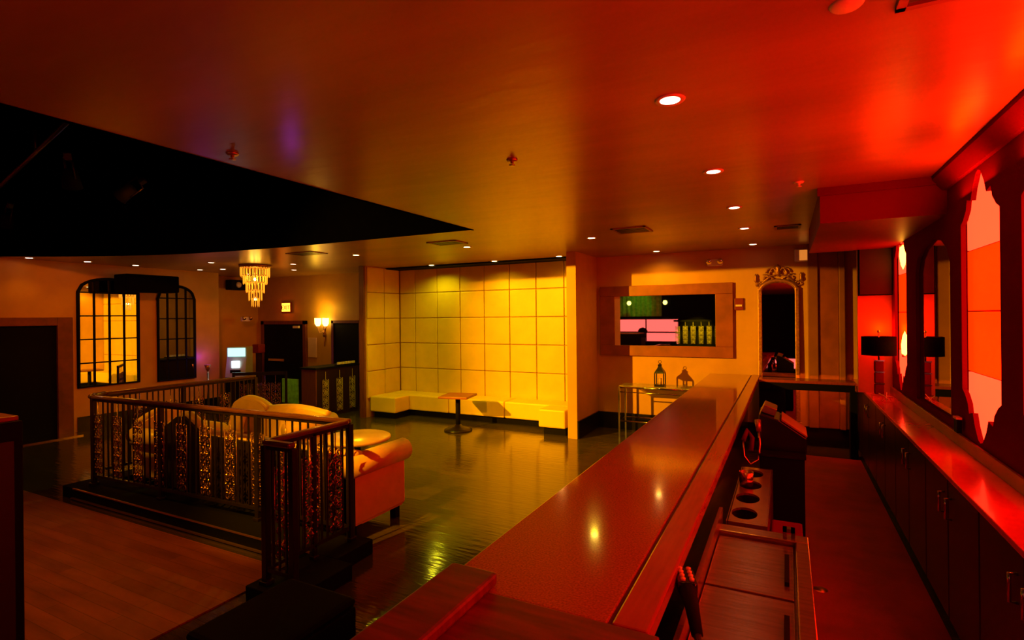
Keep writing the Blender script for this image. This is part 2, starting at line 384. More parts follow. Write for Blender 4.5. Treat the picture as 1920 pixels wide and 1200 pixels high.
# back counter
bc = thing('back_counter', (1.0, 4, 0), 'glossy red lit back counter with dark cabinets under the arches', 'counter')
def cb(*a):
    a = list(a); a[1] = min(a[1], XR-.004); return MB().box(*a).xf(Matrix.Translation((-1.0, -4, 0)))
build('counter_top', cb(.87, XR, YR+.1, 9.6, 1.065, 1.10), mat('counter_stone', (.75, .05, .02), .18, noise=.05, scale=20, coat=.3), bc, bev=.005)
build('backsplash', cb(XR-.025, XR, YR+.1, 8.0, 1.10, 1.19), 'frame', bc, bev=.004)
build('cabinet_body', cb(.93, XR, YR+.1, 9.55, .1, 1.065), 'darkwood', bc)
build('kick', cb(.99, XR, YR+.1, 9.5, 0, .1), 'black', bc)
for i in range(13):
    y = 1.2+i*.62
    d = build('cabinet_door', cb(.905, .93, y+.01, y+.61, .14, 1.04), 'darkwood', bc, bev=.006)
    hy = y+.54 if i % 2 == 0 else y+.08
    build('door_handle', MB().tube([(-.095, hy-4, .93), (-.125, hy-4, .93), (-.125, hy-4, .80), (-.095, hy-4, .80)], .008, 6), 'chrome', d)
sw = thing('wall_outlet', (XR-.02, 5.02, 1.21), 'small dark socket box on the ledge below the first arch', 'socket')
build('box', MB().box(-.03, 0, -.04, .04, 0, .10), 'black', sw); build('cap', MB().box(-.035, 0, -.045, .045, .10, .115), 'peach', sw)

# drum lamp on the back counter
lamp = thing('table_lamp', (.965, 7.6, 1.10), 'table lamp with black drum shade on stacked block base', 'lamp')
build('lamp_shade', MB().lathe([(.175, .50), (.175, .72), (.17, .72), (.17, .50)], n=28), 'matte', lamp)
build('base_plate', MB().box(-.07, .07, -.07, .07, 0, .025), 'chrome', lamp)
for i in range(3):
    build('block', MB().box(-.045, .045, -.045, .045, .04+i*.135, .16+i*.135), 'wallred', lamp, bev=.008)
    build('band', MB().box(-.05, .05, -.05, .05, .16+i*.135, .175+i*.135), 'chrome', lamp)
build('stem', MB().tube([(0, 0, .44), (0, 0, .76)], .008, 8), 'chrome', lamp)
build('finial', MB().lathe([(0, .76), (.018, .775), (.012, .79), (0, .8)], n=10), 'chrome', lamp)
tw = thing('twig_cluster', (.98, 7.3, 1.10), 'thin pale twigs lying before the drum lamp', 'twigs')
for a, b in (((0, -.10, .01), (.03, .08, .09)), ((.04, -.08, .01), (-.05, .05, .08)), ((-.03, -.05, .01), (.07, .02, .05))):
    build('twig', MB().tube([a, ((a[0]+b[0])/2, (a[1]+b[1])/2, .06), b], .004, 5), 'peach', tw)
# the two LED pucks in the far arch
for z, sg, lab in ((2.86, -1, 'hot yellow downward lamp at the top of the far narrow arch'), (1.62, 1, 'hot yellow uplight low in the far narrow arch behind the lamp')):
    p = thing('led_puck', (XT-.005, 7.42 if sg < 0 else 7.36, z), lab, 'light')
    build('housing', MB().box(-.02, .02, -.06, .06, min(0, -sg*.02), max(0, -sg*.02)), 'chrome', p)
    build('hot_spot_cone', MB().lathe([(.0, 0), (.03, sg*.02), (.035, sg*.12), (.02, sg*.22), (0, sg*.27)], n=10), 'hot', p)  # glowing cone shaped like the hot spot the LED throws on the panel
point('led_point', (XR-.12, 7.42, 3.0), (1, .02, .0), 14, .03)
point('led_point', (XR-.12, 7.85, 1.9), (1, .03, .0), 12, .04)
# television on the wall return
t = thing('television', (.97, 7.93, 2.33), 'black flat television high on the short wall by the soffit', 'television')
build('screen', MB().box(-.155, .175, -.02, .0, 0, .56), 'tvred', t)
build('bezel', MB().box(-.17, .185, 0, .04, -.015, .575), 'black', t, bev=.005)
build('wall_bracket', MB().box(-.05, .05, .04, .07, .2, .35), 'black', t)

# ================================================================== UNDER-BAR EQUIPMENT (bartender side)
ice = thing('ice_bin', (-.15, 2.75, 0), 'stainless steel ice bin with two sliding lids in front', 'ice bin')
def ib(*a): return MB().box(*a).xf(Matrix.Translation((.15, -2.75, 0)))
build('body', ib(-.36, .09, 1.55, 3.34, .25, .82), 'steel', ice)
build('rim', ib(.03, .095, 1.55, 3.24, .82, .875), 'steel', ice, bev=.006)
build('rear_rim', ib(-.36, .095, 3.24, 3.34, .82, .875), 'steel', ice, bev=.006)
build('backsplash', ib(-.375, -.355, 1.55, 3.46, .82, .93), 'steel', ice)
for y0, y1 in ((1.60, 2.60), (2.62, 3.22)):
    l = build('lid', ib(-.35, .02, y0, y1, .83, .852), 'steel', ice, bev=.004)
    build('lid_handle', ib(-.02, .0, y1-.48, y1-.16, .853, .872), 'black', l)
lg = build('leg', MB().tube([(.2, .5, 0), (.2, .5, .25)], .02, 8), 'chrome', ice)
build('leg', MB().tube([(-.18, .5, 0), (-.18, .5, .25)], .02, 8), 'chrome', ice)
build('leg', MB().tube([(.2, -1.1, 0), (.2, -1.1, .25)], .02, 8), 'chrome', ice)
op = thing('bottle_opener', (.0, 3.29, .876), 'small wall bottle opener clip on ice bin rear rim', 'opener')
build('clip', MB().box(-.03, -.01, -.02, .02, 0, .05).box(.01, .03, -.02, .02, 0, .05).box(-.03, .03, -.02, .02, .03, .05), 'chrome', op)
# bottle well plate with oval cut-outs
bwz = .86
well = thing('bottle_well', (-.23, 4.0, 0), 'yellow lit steel bottle well with oval openings beyond the ice bin', 'bottle well')
def wl(*a): return MB().box(*a).xf(Matrix.Translation((.23, -4.0, 0)))
pm_ = MB()
def oval(cx, cy, rx, ry, n=16): return [(cx+rx*math.cos(2*PI*i/n), cy+ry*math.sin(2*PI*i/n)) for i in range(n)]
def holed(mb, x0, x1, y0, y1, z0, z1, rx, ry, n=16):
    cx, cy = (x0+x1)/2-.02, (y0+y1)/2
    inner = oval(cx, cy, rx, ry, n); outer = []
    for i in range(n):
        a = 2*PI*i/n; c, s = math.cos(a), math.sin(a)
        k = min((x1-cx if c > 0 else cx-x0)/max(abs(c), 1e-6), (y1-cy)/max(abs(s), 1e-6)); outer.append((cx+c*k, cy+s*k))
    # square the corners
    for zz, fl_ in ((z1, False), (z0, True)):
        vs = [(*p, zz) for p in inner]+[(*p, zz) for p in outer]
        mb.add(vs, [(i, (i+1) % n, (i+1) % n+n, i+n) for i in range(n)])
        cor = [(x1, y1), (x0, y1), (x0, y0), (x1, y0)]
        for cxr, cyr in cor:
            ks = sorted(range(n), key=lambda i: (outer[i][0]-cxr)**2+(outer[i][1]-cyr)**2)[:2]
            mb.add([(*outer[ks[0]], zz), (*outer[ks[1]], zz), (cxr, cyr, zz)], [(0, 1, 2)])
    mb.add([(*p, z0) for p in inner]+[(*p, z1) for p in inner], [(i, (i+1) % n, (i+1) % n+n, i+n) for i in range(n)])
for i in range(4): holed(pm_, -.33, -.12, 3.46+i*.31, 3.77+i*.31, .845, .86, .075, .11)
build('well_plate', pm_.xf(Matrix.Translation((.23, -4, 0))), 'brass', well)  # brass colour carries the yellow reflection on the steel plate
build('well_body', wl(-.335, -.325, 3.44, 4.72, .3, .86).box(.11, .12, -.56, .72, .3, .86).box(-.10, .11, -.56, -.54, .3, .86).box(-.10, .11, .70, .72, .3, .86), 'steel', well)
build('well_floor', wl(-.33, -.12, 3.46, 4.70, .3, .31), 'black', well)
jar = thing('speed_jar', (-.27, 4.2, .862), 'small squat metal cup standing in the bottle well', 'cup')
build('cup', MB().lathe([(.045, 0), (.05, .10), (.046, .10), (.042, .01)], n=16), 'steel', jar)
sk = thing('hand_sink', (-.02, 3.70, 0), 'dark red sink box between bottle well and black cabinet', 'box')
build('body', MB().box(-.08, .10, -.26, .35, .2, .70), 'wallred', sk, bev=.01); build('plinth', MB().box(-.07, .09, -.25, .34, 0, .2), 'black', sk)
# register cabinet + register
cab = thing('register_cabinet', (-.03, 5.25, 0), 'black cabinet carrying the cash register in bar aisle', 'cabinet')
build('body', MB().box(-.18, .15, -.35, .45, .05, .92), 'black', cab, bev=.006)
build('top', MB().box(-.19, .16, -.36, .46, .92, .94), 'blackgloss', cab)
build('plinth', MB().box(-.17, .14, -.34, .44, 0, .05), 'black', cab)
reg = thing('cash_register', (-.05, 5.35, .94), 'slanted black cash register with glowing rim on the cabinet', 'register')
build('case', MB().prism([(-.17, 0), (.19, 0), (.19, .12), (-.02, .26), (-.17, .30)], 'y', -.30, .12), 'blackgloss', reg, bev=.008)
build('keyboard', MB().prism([(.0, .255), (.19, .128), (.195, .138), (.005, .268)], 'y', -.29, .11), 'frame', reg)
build('display', MB().prism([(-.16, .305), (-.05, .27), (-.03, .33), (-.13, .37)], 'y', -.2, .06), 'steel', reg, bev=.005)
# hoses + soda guns
def soda(loc, rz, label):
    g = thing('soda_gun', loc, label, 'soda gun', rotz=rz)
    build('handle', MB().tube([(0, 0, 0), (0, .08, .03), (0, .17, .05)], [.016, .02, .026], 10), 'black', g)
    build('head', MB().box(-.03, .03, .16, .27, .03, .075), 'blackgloss', g, bev=.01)
    for i in range(2):
        for j in range(4): build('button', MB().lathe([(.008, 0), (.008, .008), (0, .010)], c=(-.013+.026*i, .178+.024*j, .075), n=8), 'peach', g)
    build('hose', MB().tube([(0, 0, 0), (.01, -.08, -.02), (.03, -.16, -.06), (.02, -.22, -.14)], .012, 8), 'steel', g)
    return g
sg_ = soda((-.285, 1.93, .99), .3, 'soda gun with rows of lit buttons at the near ice bin')
sg_.scale = (1.25, 1.25, 1.1)
hs = thing('hose_loop', (-.34, 4.95, .9), 'curved metal hose looping below bar rail by the register', 'hose')
build('hose', MB().tube([(0, 0, .12), (.01, -.04, 0), (.06, -.06, -.06), (.12, -.03, -.02), (.13, .02, .10), (.12, .05, .20)], .009, 8), 'steel', hs)
build('nozzle', MB().tube([(.12, .05, .20), (.11, .09, .29)], [.02, .026], 10), 'gilt', hs)
build('second_nozzle', MB().tube([(0, 0, .12), (.03, .06, .2), (.07, .05, .14), (.06, 0, .04)], .02, 10), 'wallred', hs)
tag(build('floor_glint_disc', MB().lathe([(.05, 0), (.05, .008), (0, .009)], c=(.21, 4.66, 0), n=16), 'brass'), 'round brass disc standing in for a floor reflection beside ice bin', 'glint')  # disc added in place of an orange reflection on the floor

# ================================================================== BACK WALL ITEMS
mr = thing('framed_mirror', (-1.96, YB, 2.0), 'wide rectangular mirror in a broad reddish wood frame', 'mirror')
ow, oh, iw, ih = 1.16, .64, .88, .45
for nm, b in (('frame_rail', (-ow, ow, -.06, 0, ih, oh)), ('frame_rail', (-ow, ow, -.06, 0, -oh, -ih)), ('frame_stile', (-ow, -iw, -.06, 0, -ih, ih)), ('frame_stile', (iw, ow, -.06, 0, -ih, ih))):
    build(nm, MB().box(*b), 'frame', mr, bev=.008)
build('inner_bevel', MB().box(-iw, -iw+.10, -.035, -.01, -ih, ih), 'peach', mr)
build('mirror_glass', MB().box(-iw+.10, iw, -.03, -.012, -ih, ih), 'mirror', mr)
# gilt standing mirror
gm = thing('gilt_mirror', (-.12, YB-.04, .25), 'tall arched mirror in a gilt frame with scrolled crest', 'mirror')
gm.rotation_euler = (math.radians(-.8), 0, 0)
N = 14; hw = .27; sp_ = 2.22; arc = [(-hw*math.cos(PI*i/N), sp_+.17*math.sin(PI*i/N)) for i in range(N+1)]
build('mirror_glass', MB().prism([(-hw, .1)]+arc+[(hw, .1)], 'y', -.03, -.015), 'mirror', gm)
for sx in (-1, 1): build('frame_stile', MB().box(sx*hw-.03, sx*hw+.03, -.06, 0, 0, sp_+.05), 'gilt', gm, bev=.01)
build('frame_foot', MB().box(-hw-.05, hw+.05, -.07, 0, 0, .12), 'gilt', gm, bev=.01)
build('frame_arch', MB().tube([(a, -.03, b) for a, b in arc], .035, 8), 'gilt', gm)
def spiral(cx, cz, r0, turns, sgn, a0=0, y=0, n=22):
    return [(cx+sgn*r0*(1-.8*i/n)*math.cos(a0+turns*2*PI*i/n), y, cz+r0*(1-.8*i/n)*math.sin(a0+turns*2*PI*i/n)) for i in range(n+1)]
cr = MB()
for sg in (-1, 1):
    cr.tube(spiral(sg*.09, 2.52, .09, 1.3, sg, 0, -.03), .013, 5); cr.tube(spiral(sg*.19, 2.44, .06, 1.2, sg, 1, -.03), .011, 5)
    cr.tube(spiral(sg*.30, 2.34, .05, 1.2, sg, 2, -.03), .011, 5); cr.tube([(sg*.03, -.03, 2.4), (sg*.12, -.03, 2.46), (sg*.27, -.03, 2.33)], .016, 6)
    cr.lathe([(0, -.06), (.03, -.02), (.018, .03), (.026, .06), (0, .10)], c=(sg*.33, -.03, 2.42), n=8)
cr.lathe([(0, -.05), (.05, 0), (.03, .06), (.05, .1), (0, .16)], c=(0, -.03, 2.5), n=10)
cr.tube([(.13*math.cos(PI*i/12), -.03, 2.48+.14*math.sin(PI*i/12)) for i in range(13)], .014, 6)
build('crest', cr, 'gilt', gm)
# console table and lantern
con = thing('console_table', (-1.93, 9.25, 0), 'chrome console table with glass top below framed mirror', 'table')
build('glass_top', MB().box(-.66, .66, -.19, .22, .875, .89), 'glass', con)
build('top_frame', MB().tube([(-.66, -.19, .86), (.66, -.19, .86), (.66, .22, .86), (-.66, .22, .86)], .014, 6, closed=True), 'chrome', con)
build('lower_shelf', MB().tube([(-.66, -.19, .28), (.66, -.19, .28), (.66, .22, .28), (-.66, .22, .28)], .012, 6, closed=True), 'chrome', con)
build('apron_bar', MB().tube([(-.66, -.19, .78), (.66, -.19, .78)], .010, 6), 'chrome', con)
for sx in (-.66, .66):
    for sy in (-.19, .22): build('leg', MB().box(sx-.014, sx+.014, sy-.014, sy+.014, 0, .87), 'chrome', con)
lan = thing('lantern', (-1.93, 9.25, .89), 'small dark candle lantern standing on the console table', 'lantern')
build('base', MB().box(-.085, .085, -.085, .085, 0, .03), 'rmetal', lan, bev=.006)
for sx in (-.075, .075):
    for sy in (-.075, .075): build('post', MB().box(sx-.008, sx+.008, sy-.008, sy+.008, .03, .22), 'rmetal', lan)
build('candle', MB().lathe([(.03, .03), (.03, .13), (0, .135)], n=12), 'cream', lan)
build('roof', MB().lathe([(.12, .22), (.10, .25), (.05, .31), (.035, .34), (.045, .36), (0, .39)], n=4, smooth=False).xf(Matrix.Rotation(PI/4, 4, 'Z')), 'rmetal', lan)
build('ring', MB().tube([(.025*math.cos(a*PI/6), 0, .41+.025*math.sin(a*PI/6)) for a in range(12)], .005, 5, closed=True), 'rmetal', lan)
def emer(loc, label, rotz=0, sq=False):
    e = thing('emergency_light', loc, label, 'emergency light', rotz=rotz)
    build('case', MB().box(-.12, .12, -.06, 0, 0, .11), 'white', e, bev=.01)
    for sx in (-.09, .09): build('lamp_head', MB().tube([(sx, -.05, .10), (sx, -.11, .06)], [.03, .045], 10), 'chrome', e)
    return e
emer((-1.08, YB, 2.93), 'twin headed emergency light above the framed mirror')
e2 = thing('exit_light', (.22, YB, 2.93), 'small square orange lit fixture right of gilt crest', 'sign')
build('case', MB().box(-.10, .10, -.06, 0, 0, .20), 'white', e2, bev=.01)
build('face', MB().box(-.03, .09, -.066, -.06, .02, .18), mat('amber_face', (.8, .4, .1), .4, emis=(1, .32, .04), es=.6), e2)
al = thing('fire_alarm', (-.71, YB, 2.17), 'small red fire alarm pull between the two mirrors', 'alarm')
build('plate', MB().box(-.07, .07, -.04, 0, 0, .2), 'redplastic', al, bev=.008); build('pull_handle', MB().box(-.05, .05, -.055, -.04, .06, .09), 'white', al)
# exit sign
ex = thing('exit_sign', (-11.59, YB, 2.27), 'glowing orange exit sign above the black double door', 'sign')
build('case', MB().box(-.17, .17, -.06, 0, 0, .26), 'redplastic', ex, bev=.008)
build('face', MB().box(-.15, .15, -.066, -.06, .02, .24), 'sign', ex)
tc_ = D.curves.new('exit_text', 'FONT'); tc_.body = 'EXIT'; tc_.size = .15; tc_.align_x = 'CENTER'; tc_.extrude = .004
tmp = D.objects.new('tmp', tc_); me_ = D.meshes.new_from_object(tmp); D.objects.remove(tmp)
to = D.objects.new('lettering', me_); C.objects.link(to); me_.materials.clear(); me_.materials.append(M['redplastic']); to.parent = ex
to.location = (0, -.07, .075); to.rotation_euler = (PI/2, 0, 0)
point('exit_glow', (-11.59, YB-.2, 2.35), (1, .12, .0), 1.5, .05)
# sconce
sc = thing('wall_sconce', (-10.25, YB, 1.75), 'twin candle wall sconce blazing yellow between the doors', 'sconce')
build('back_plate', MB().lathe([(.04, 0), (.05, .05), (.03, .15), (.045, .3), (0, .36)], c=(0, -.03, -.1), n=10), 'gilt', sc)
build('drop', MB().tube([(0, -.04, -.35), (0, -.04, -.1)], [.008, .02], 8), 'gilt', sc)
for sx in (-.13, .13):
    build('arm', MB().tube([(0, -.05, .05), (sx*.5, -.12, -.02), (sx, -.12, .08), (sx, -.12, .14)], .010, 6), 'gilt', sc)
    s_ = build('shade', MB().lathe([(.035, .16), (.075, .22), (.08, .36), (.075, .36), (.07, .22)], c=(sx, -.12, 0), n=14), mat('frosted_shade', (1, .8, .4), .5, emis=(1, .62, .12), es=7), sc)
point('sconce_glow', (-10.25, YB-.3, 2.35), (1, .5, .02), 10, .05)
emer((-12.3, 9.0, 2.05), 'pale emergency light on the dark wall above cash machine', rotz=PI/2)
spk = thing('wall_speaker', (-12.5, 8.9, 2.9), 'dim small speaker high in the dark corner', 'speaker')
build('case', MB().box(-.12, .12, -.2, .2, -.05, .2), 'black', spk, bev=.01); build('cone', MB().lathe([(.08, 0), (.05, .02), (0, .03)], n=12).xf(Matrix.Rotation(PI/2, 4, 'Y') @ Matrix.Translation((-.08, 0, .12))), 'white', spk)
# cash machine
am = thing('cash_machine', (-11.45, 8.2, 0), 'cash machine with bright cyan header and small lit screen', 'cash machine', rotz=.55)
build('cabinet', MB().box(-.26, .26, -.22, .3, 0, .82), 'black', am, bev=.015)
build('fascia', MB().prism([(-.22, .82), (.3, .82), (.3, 1.56), (-.10, 1.56), (-.10, 1.28), (-.2, .92)], 'x', -.25, .25), 'atm', am)
build('header', MB().box(-.22, .22, -.125, -.10, 1.33, 1.54), 'screen', am)
build('screen', MB().box(-.10, .10, -.185, -.155, 1.05, 1.22), 'screenw', am)
build('keypad', MB().box(-.12, .14, -.225, -.195, .93, 1.0), 'blackgloss', am)
am.scale = (.88, .88, .93)
point('violet_glow', (-11.72, 7.62, 1.25), (.25, .02, 1), 3, .04)
vf = thing('uplighter', (-11.68, 7.60, 0), 'slim uplighter post by the wall with violet glow', 'lamp')
build('post', MB().tube([(0, 0, 0), (0, 0, .95)], .02, 8), 'chrome', vf); build('cup', MB().lathe([(.03, .95), (.07, 1.08), (.065, 1.08), (.0, .96)], n=12), 'gilt', vf); build('foot', MB().lathe([(.12, 0), (.12, .02), (0, .03)], n=16), 'black', vf)
rb = thing('red_phone', (-11.85, 9.05, 1.25), 'small reddish box on the dark wall beside cash machine', 'box')
build('case', MB().box(-.12, .12, -.1, .1, 0, .22), 'redplastic', rb, bev=.02); build('stand', MB().box(-.05, .05, -.05, .05, -1.25, 0), 'darkwood', rb)
gp = thing('added_green_board', (-10.9, 9.2, 0), 'added low board standing in for a green lit patch by exit door', 'panel')  # board added to stand in for a green lit patch
build('board', MB().box(-.27, .27, -.02, .02, .03, .62), 'green', gp); build('foot', MB().box(-.27, .27, -.1, .1, 0, .03), 'black', gp)
spot('added_green_glow', (-10.6, 8.2, 1.9), (-10.9, 9.2, .3), (.4, .9, .05), 14, 50, .6, .05)  # added lamp without a fixture, turns the board green

# ---- chandelier
ch = thing('chandelier', (-9.59, 7.26, 2.35), 'tiered golden crystal chandelier under the far ceiling', 'chandelier')
build('ceiling_plate', MB().lathe([(.30, .80), (.30, .85), (0, .85)], n=24), 'gilt', ch)
build('stem', MB().tube([(0, 0, .1), (0, 0, .82)], .012, 6), 'gilt', ch)
for r, z0, z1, n in ((.27, .60, .80, 26), (.22, .45, .64, 22), (.17, .28, .50, 18), (.12, .12, .34, 14), (.07, 0, .18, 10)):
    cm_ = MB()
    for i in range(n):
        a = 2*PI*i/n; x, y = r*math.cos(a), r*math.sin(a); k = .010
        zz = z0+random.uniform(-.015, .015)
        cm_.add([(x, y, zz), (x+k, y, zz+.03), (x, y+k, zz+.03), (x-k, y, zz+.03), (x, y-k, zz+.03), (x+k, y, z1), (x, y+k, z1), (x-k, y, z1), (x, y-k, z1)],
                [(0, 1, 2), (0, 2, 3), (0, 3, 4), (0, 4, 1), (1, 2, 6, 5), (2, 3, 7, 6), (3, 4, 8, 7), (4, 1, 5, 8), (5, 6, 7, 8)])
    tier = build('crystal_tier', cm_, 'crystal', ch)
    build('ring', MB().tube([(r*math.cos(2*PI*i/16), r*math.sin(2*PI*i/16), z1) for i in range(16)], .008, 4, closed=True), 'gilt', tier)
for z in (.12, .52): build('bulb', MB().lathe([(0, 0), (.03, .03), (.025, .06), (0, .08)], c=(0, 0, z), n=10), mat('chandelier_bulb', (1, .8, .4), .5, emis=(1, .6, .2), es=12), ch)
point('chandelier_glow', (-9.59, 7.26, 2.95), (1, .5, .05), 9, .12)

# ================================================================== RAILING ENCLOSURE
def ornate():
    m = MB(); Hh = .72; n = 4; c = Hh/n
    m.tube([(0, 0, 0), (0, 0, .89)], .006, 4)
    for sx in (-1, 1): m.tube([(sx*.085, 0, 0), (sx*.085, 0, Hh)], .005, 4)
    for i in range(n):
        z = c*i+c/2
        for sx in (-1, 1):
            m.tube(spiral(sx*.042, z+.048, .040, 1.2, sx, PI, 0, 10), .0075, 4)
            m.tube(spiral(sx*.042, z-.048, .040, -1.2, sx, PI, 0, 10), .0075, 4)
            m.lathe([(0, -.014), (.012, 0), (0, .014)], c=(sx*.045, -.012, z), n=5, smooth=False)
            m.lathe([(0, -.012), (.010, 0), (0, .012)], c=(sx*.06, -.010, z+c/2), n=5, smooth=False)
        m.lathe([(0, -.026), (.020, 0), (0, .026)], c=(0, -.008, z), n=6, smooth=False)
        m.lathe([(0, -.016), (.015, 0), (0, .016)], c=(0, -.010, z+c/2), n=6, smooth=False)
    return m
orn_proto = None
def omat(ob, m):
    ob.material_slots[0].link = 'OBJECT'; ob.material_slots[0].material = m
PALE = mat('pale_ornament', (.55, .46, .28), .3, metal=.2, noise=.2, scale=30)
def rail_run(root, p0, p1, ornaments, nb, zb=.26, zt=1.15, top=True):
    global orn_proto
    p0 = Vector(p0); p1 = Vector(p1); d = p1-p0; L = d.length; u = d.normalized(); ang = math.atan2(u.y, u.x)
    n_ = Vector((-u.y, u.x))
    def seg(w, z0, z1, nm, m, a=0, b=None, bev=.006):
        b = L if b is None else b
        q = MB().box(a, b, -w/2, w/2, z0, z1).xf(Matrix.Translation((p0.x, p0.y, 0)) @ Matrix.Rotation(ang, 4, 'Z'))
        return build(nm, q, m, root, bev=bev)
    if top: seg(.065, 1.165, 1.205, 'handrail', 'rtop', bev=.014)
    seg(.035, zt-.012, zt+.015, 'top_bar', 'rmetal', bev=0); seg(.035, zb-.03, zb, 'bottom_bar', 'rmetal', bev=0)
    for i in range(1, nb):
        x = L*i/nb
        if any(abs(x-o) < .035 for o in ornaments): continue
        q = MB().box(x-.007, x+.007, -.007, .007, zb, zt).xf(Matrix.Translation((p0.x, p0.y, 0)) @ Matrix.Rotation(ang, 4, 'Z'))
        build('picket', q, 'rmetal', root)
    for o in ornaments:
        if orn_proto is None:
            orn_proto = build('ornate_baluster', ornate(), 'orn', root); ob = orn_proto
        else:
            ob = orn_proto.copy(); C.objects.link(ob); ob.parent = root
        ob.location = (p0.x+u.x*o, p0.y+u.y*o, zb); ob.rotation_euler = (0, 0, ang)
        ob['label'] = 'scrolled cast ornament panel'
def newel(root, x, y, z0=0, z1=1.165, w=.05):
    q = MB().box(x-w/2, x+w/2, y-w/2, y+w/2, z0, z1); q.box(x-w*.8, x+w*.8, y-w*.8, y+w*.8, z0, z0+.03)
    build('newel_post', q, 'rmetal', root, bev=.004)
rl = thing('railing', (0, 0, 0), 'long front black iron railing with scrolled panels around the lounge', 'railing', 'lounge railings')
XA, YA, XBb, YBb = -7.42, 3.40, -3.46, 3.55
orns = [.10+.385*i for i in range(10)]
rail_run(rl, (XA, YA), (XBb, YBb), orns, 40)
for x in (-7.42, -6.13, -4.62, -3.46): newel(rl, x, YA+(x-XA)/(XBb-XA)*(YBb-YA), .13)
r2 = thing('railing', (0, 0, 0), 'left side black railing running back from rounded corner', 'railing', 'lounge railings')
rail_run(r2, (-7.62, 3.62), (-7.62, 5.75), [.4+.4*i for i in range(4)], 30)
# rounded corner
build('handrail_bend', MB().tube([(-7.42, 3.40, 1.185), (-7.5, 3.41, 1.185), (-7.57, 3.46, 1.185), (-7.61, 3.53, 1.185), (-7.62, 3.62, 1.185)], .03, 8), 'rtop', r2)
newel(r2, -7.62, 4.6, .13); newel(r2, -7.62, 5.75, .13)
r3 = thing('railing', (0, 0, 0), 'short near black railing with three red lit scrolled panels', 'railing', 'lounge railings')
rail_run(r3, (-3.46, 2.69), (-3.46, 3.52), [.16, .42, .69], 14)
newel(r3, -3.46, 2.69, .13); 
rail_run(r3, (-3.46, 2.69), (-3.17, 2.69), [], 4); newel(r3, -3.17, 2.69, .13)
newel(r3, -3.46, 3.14, .13, 1.165, .035)
cb_ = MB().box(-7.75, -3.3, 3.22, 3.66, 0, .13); cb_.box(-7.75, -7.45, 3.66, 5.85, 0, .13)
cb_.box(-3.58, -3.12, 2.60, 3.22, 0, .13)
kb = tag(build('rail_kerb', cb_, 'black', bev=.008), 'low black kerb carrying the lounge railings', 'kerb')
build('edge_trim', MB().box(-7.5, -3.74, 3.195, 3.218, .012, .026), 'brass', kb); build('edge_trim', MB().box(-7.5, -3.6, 3.214, 3.226, .118, .132), 'brass', kb)

# ================================================================== SOFAS
def sofa(label, x0, x1, yb, depth, prof, facing=1, arms=(True, True), uph='shade_and_grille', zb=0, group=None, arm_h=.68):
    """back plane at y=yb, seat extends to +facing*depth. prof: list of (x,z) top of the back"""
    cx = (x0+x1)/2; t = thing('sofa', (cx, yb, zb), label, 'sofa', group)
    f = facing; P_ = [(x-cx, z) for x, z in prof]
    def pb(a, b, m, nm, inset=0):
        ys = sorted((f*a, f*b))
        q = MB().prism([(x0-cx+inset, .14)]+[(x, z-inset) for x, z in P_]+[(x1-cx-inset, .14)], 'y', ys[0], ys[1])
        return build(nm, q, m, t)
    pb(0, .04, uph, 'rear_cover'); pb(.04, .17, 'cream', 'backrest', .005)
    build('top_roll', MB().tube([(x, f*.09, z-.01) for x, z in P_], .06, 8), 'cream', t)
    ys = sorted((f*.15, f*depth))
    n = max(1, round((x1-x0)/.85)); wd = (x1-x0)/n
    for i in range(n): build('seat_cushion', MB().box(x0-cx+i*wd+.01, x0-cx+(i+1)*wd-.01, ys[0], ys[1], .28, .44), 'cream', t, bev=.04)
    build('base', MB().box(x0-cx+.02, x1-cx-.02, ys[0], ys[1]-(.02 if f > 0 else -.0), .12, .29), 'cream', t, bev=.01)
    for on, sx in zip(arms, (x0-cx, x1-cx)):
        if not on: continue
        ya, yb2 = sorted((f*.0, f*depth)); s = 1 if sx > 0 else -1
        a = build('arm', MB().box(min(sx, sx-s*.13), max(sx, sx-s*.13), ya, yb2, .14, arm_h-.08), 'cream', t, bev=.02)
        build('arm_roll', MB().tube([(sx-s*.04, ya-.01, arm_h-.10), (sx-s*.04, yb2+.03, arm_h-.10)], .115, 18), 'cream', a)
    for lx in (x0-cx+.08, x1-cx-.08):
        for ly in (f*.07, f*(depth-.08)):
            build('leg', MB().box(lx-.035, lx+.035, ly-.035, ly+.035, 0, .15), 'black', t)
    return t
def humps(x0, x1, fn, n=22): return [(x0+(x1-x0)*i/n, fn(i/n)) for i in range(n+1)]
# near sofa, back to the railing, hump at its left end
sofa('cream sofa with shade painted on its humped back at the railing', -6.62, -3.62, 3.74, .78,
     humps(-6.62, -3.62, lambda t: .80+.19*math.exp(-((t-.12)/.085)**2)), arms=(False, True), arm_h=.80)
ls = sofa('left cream sofa along the left railing, facing right', -.37, .37, 0, .70,
     humps(-.37, .37, lambda t: .78+.14*math.sin(PI*t)), arms=(True, True), uph='cream', arm_h=.72)
ls.location = (-7.43, 4.20, 0); ls.rotation_euler = (0, 0, -PI/2)
# far sofa, faces the camera
sofa('far cream sofa facing the railing with tall rounded back', -6.62, -5.5, 5.35, .72,
     humps(-6.62, -5.5, lambda t: .81+.05*math.sin(PI*t)), facing=-1, arms=(False, True), uph='cream', arm_h=.80)
sofa('far left corner sofa piece with a high round back', -7.40, -6.66, 5.35, .72,
     humps(-7.40, -6.66, lambda t: .80+.13*math.sin(PI*t)**.7), facing=-1, arms=(False, False), uph='cream')
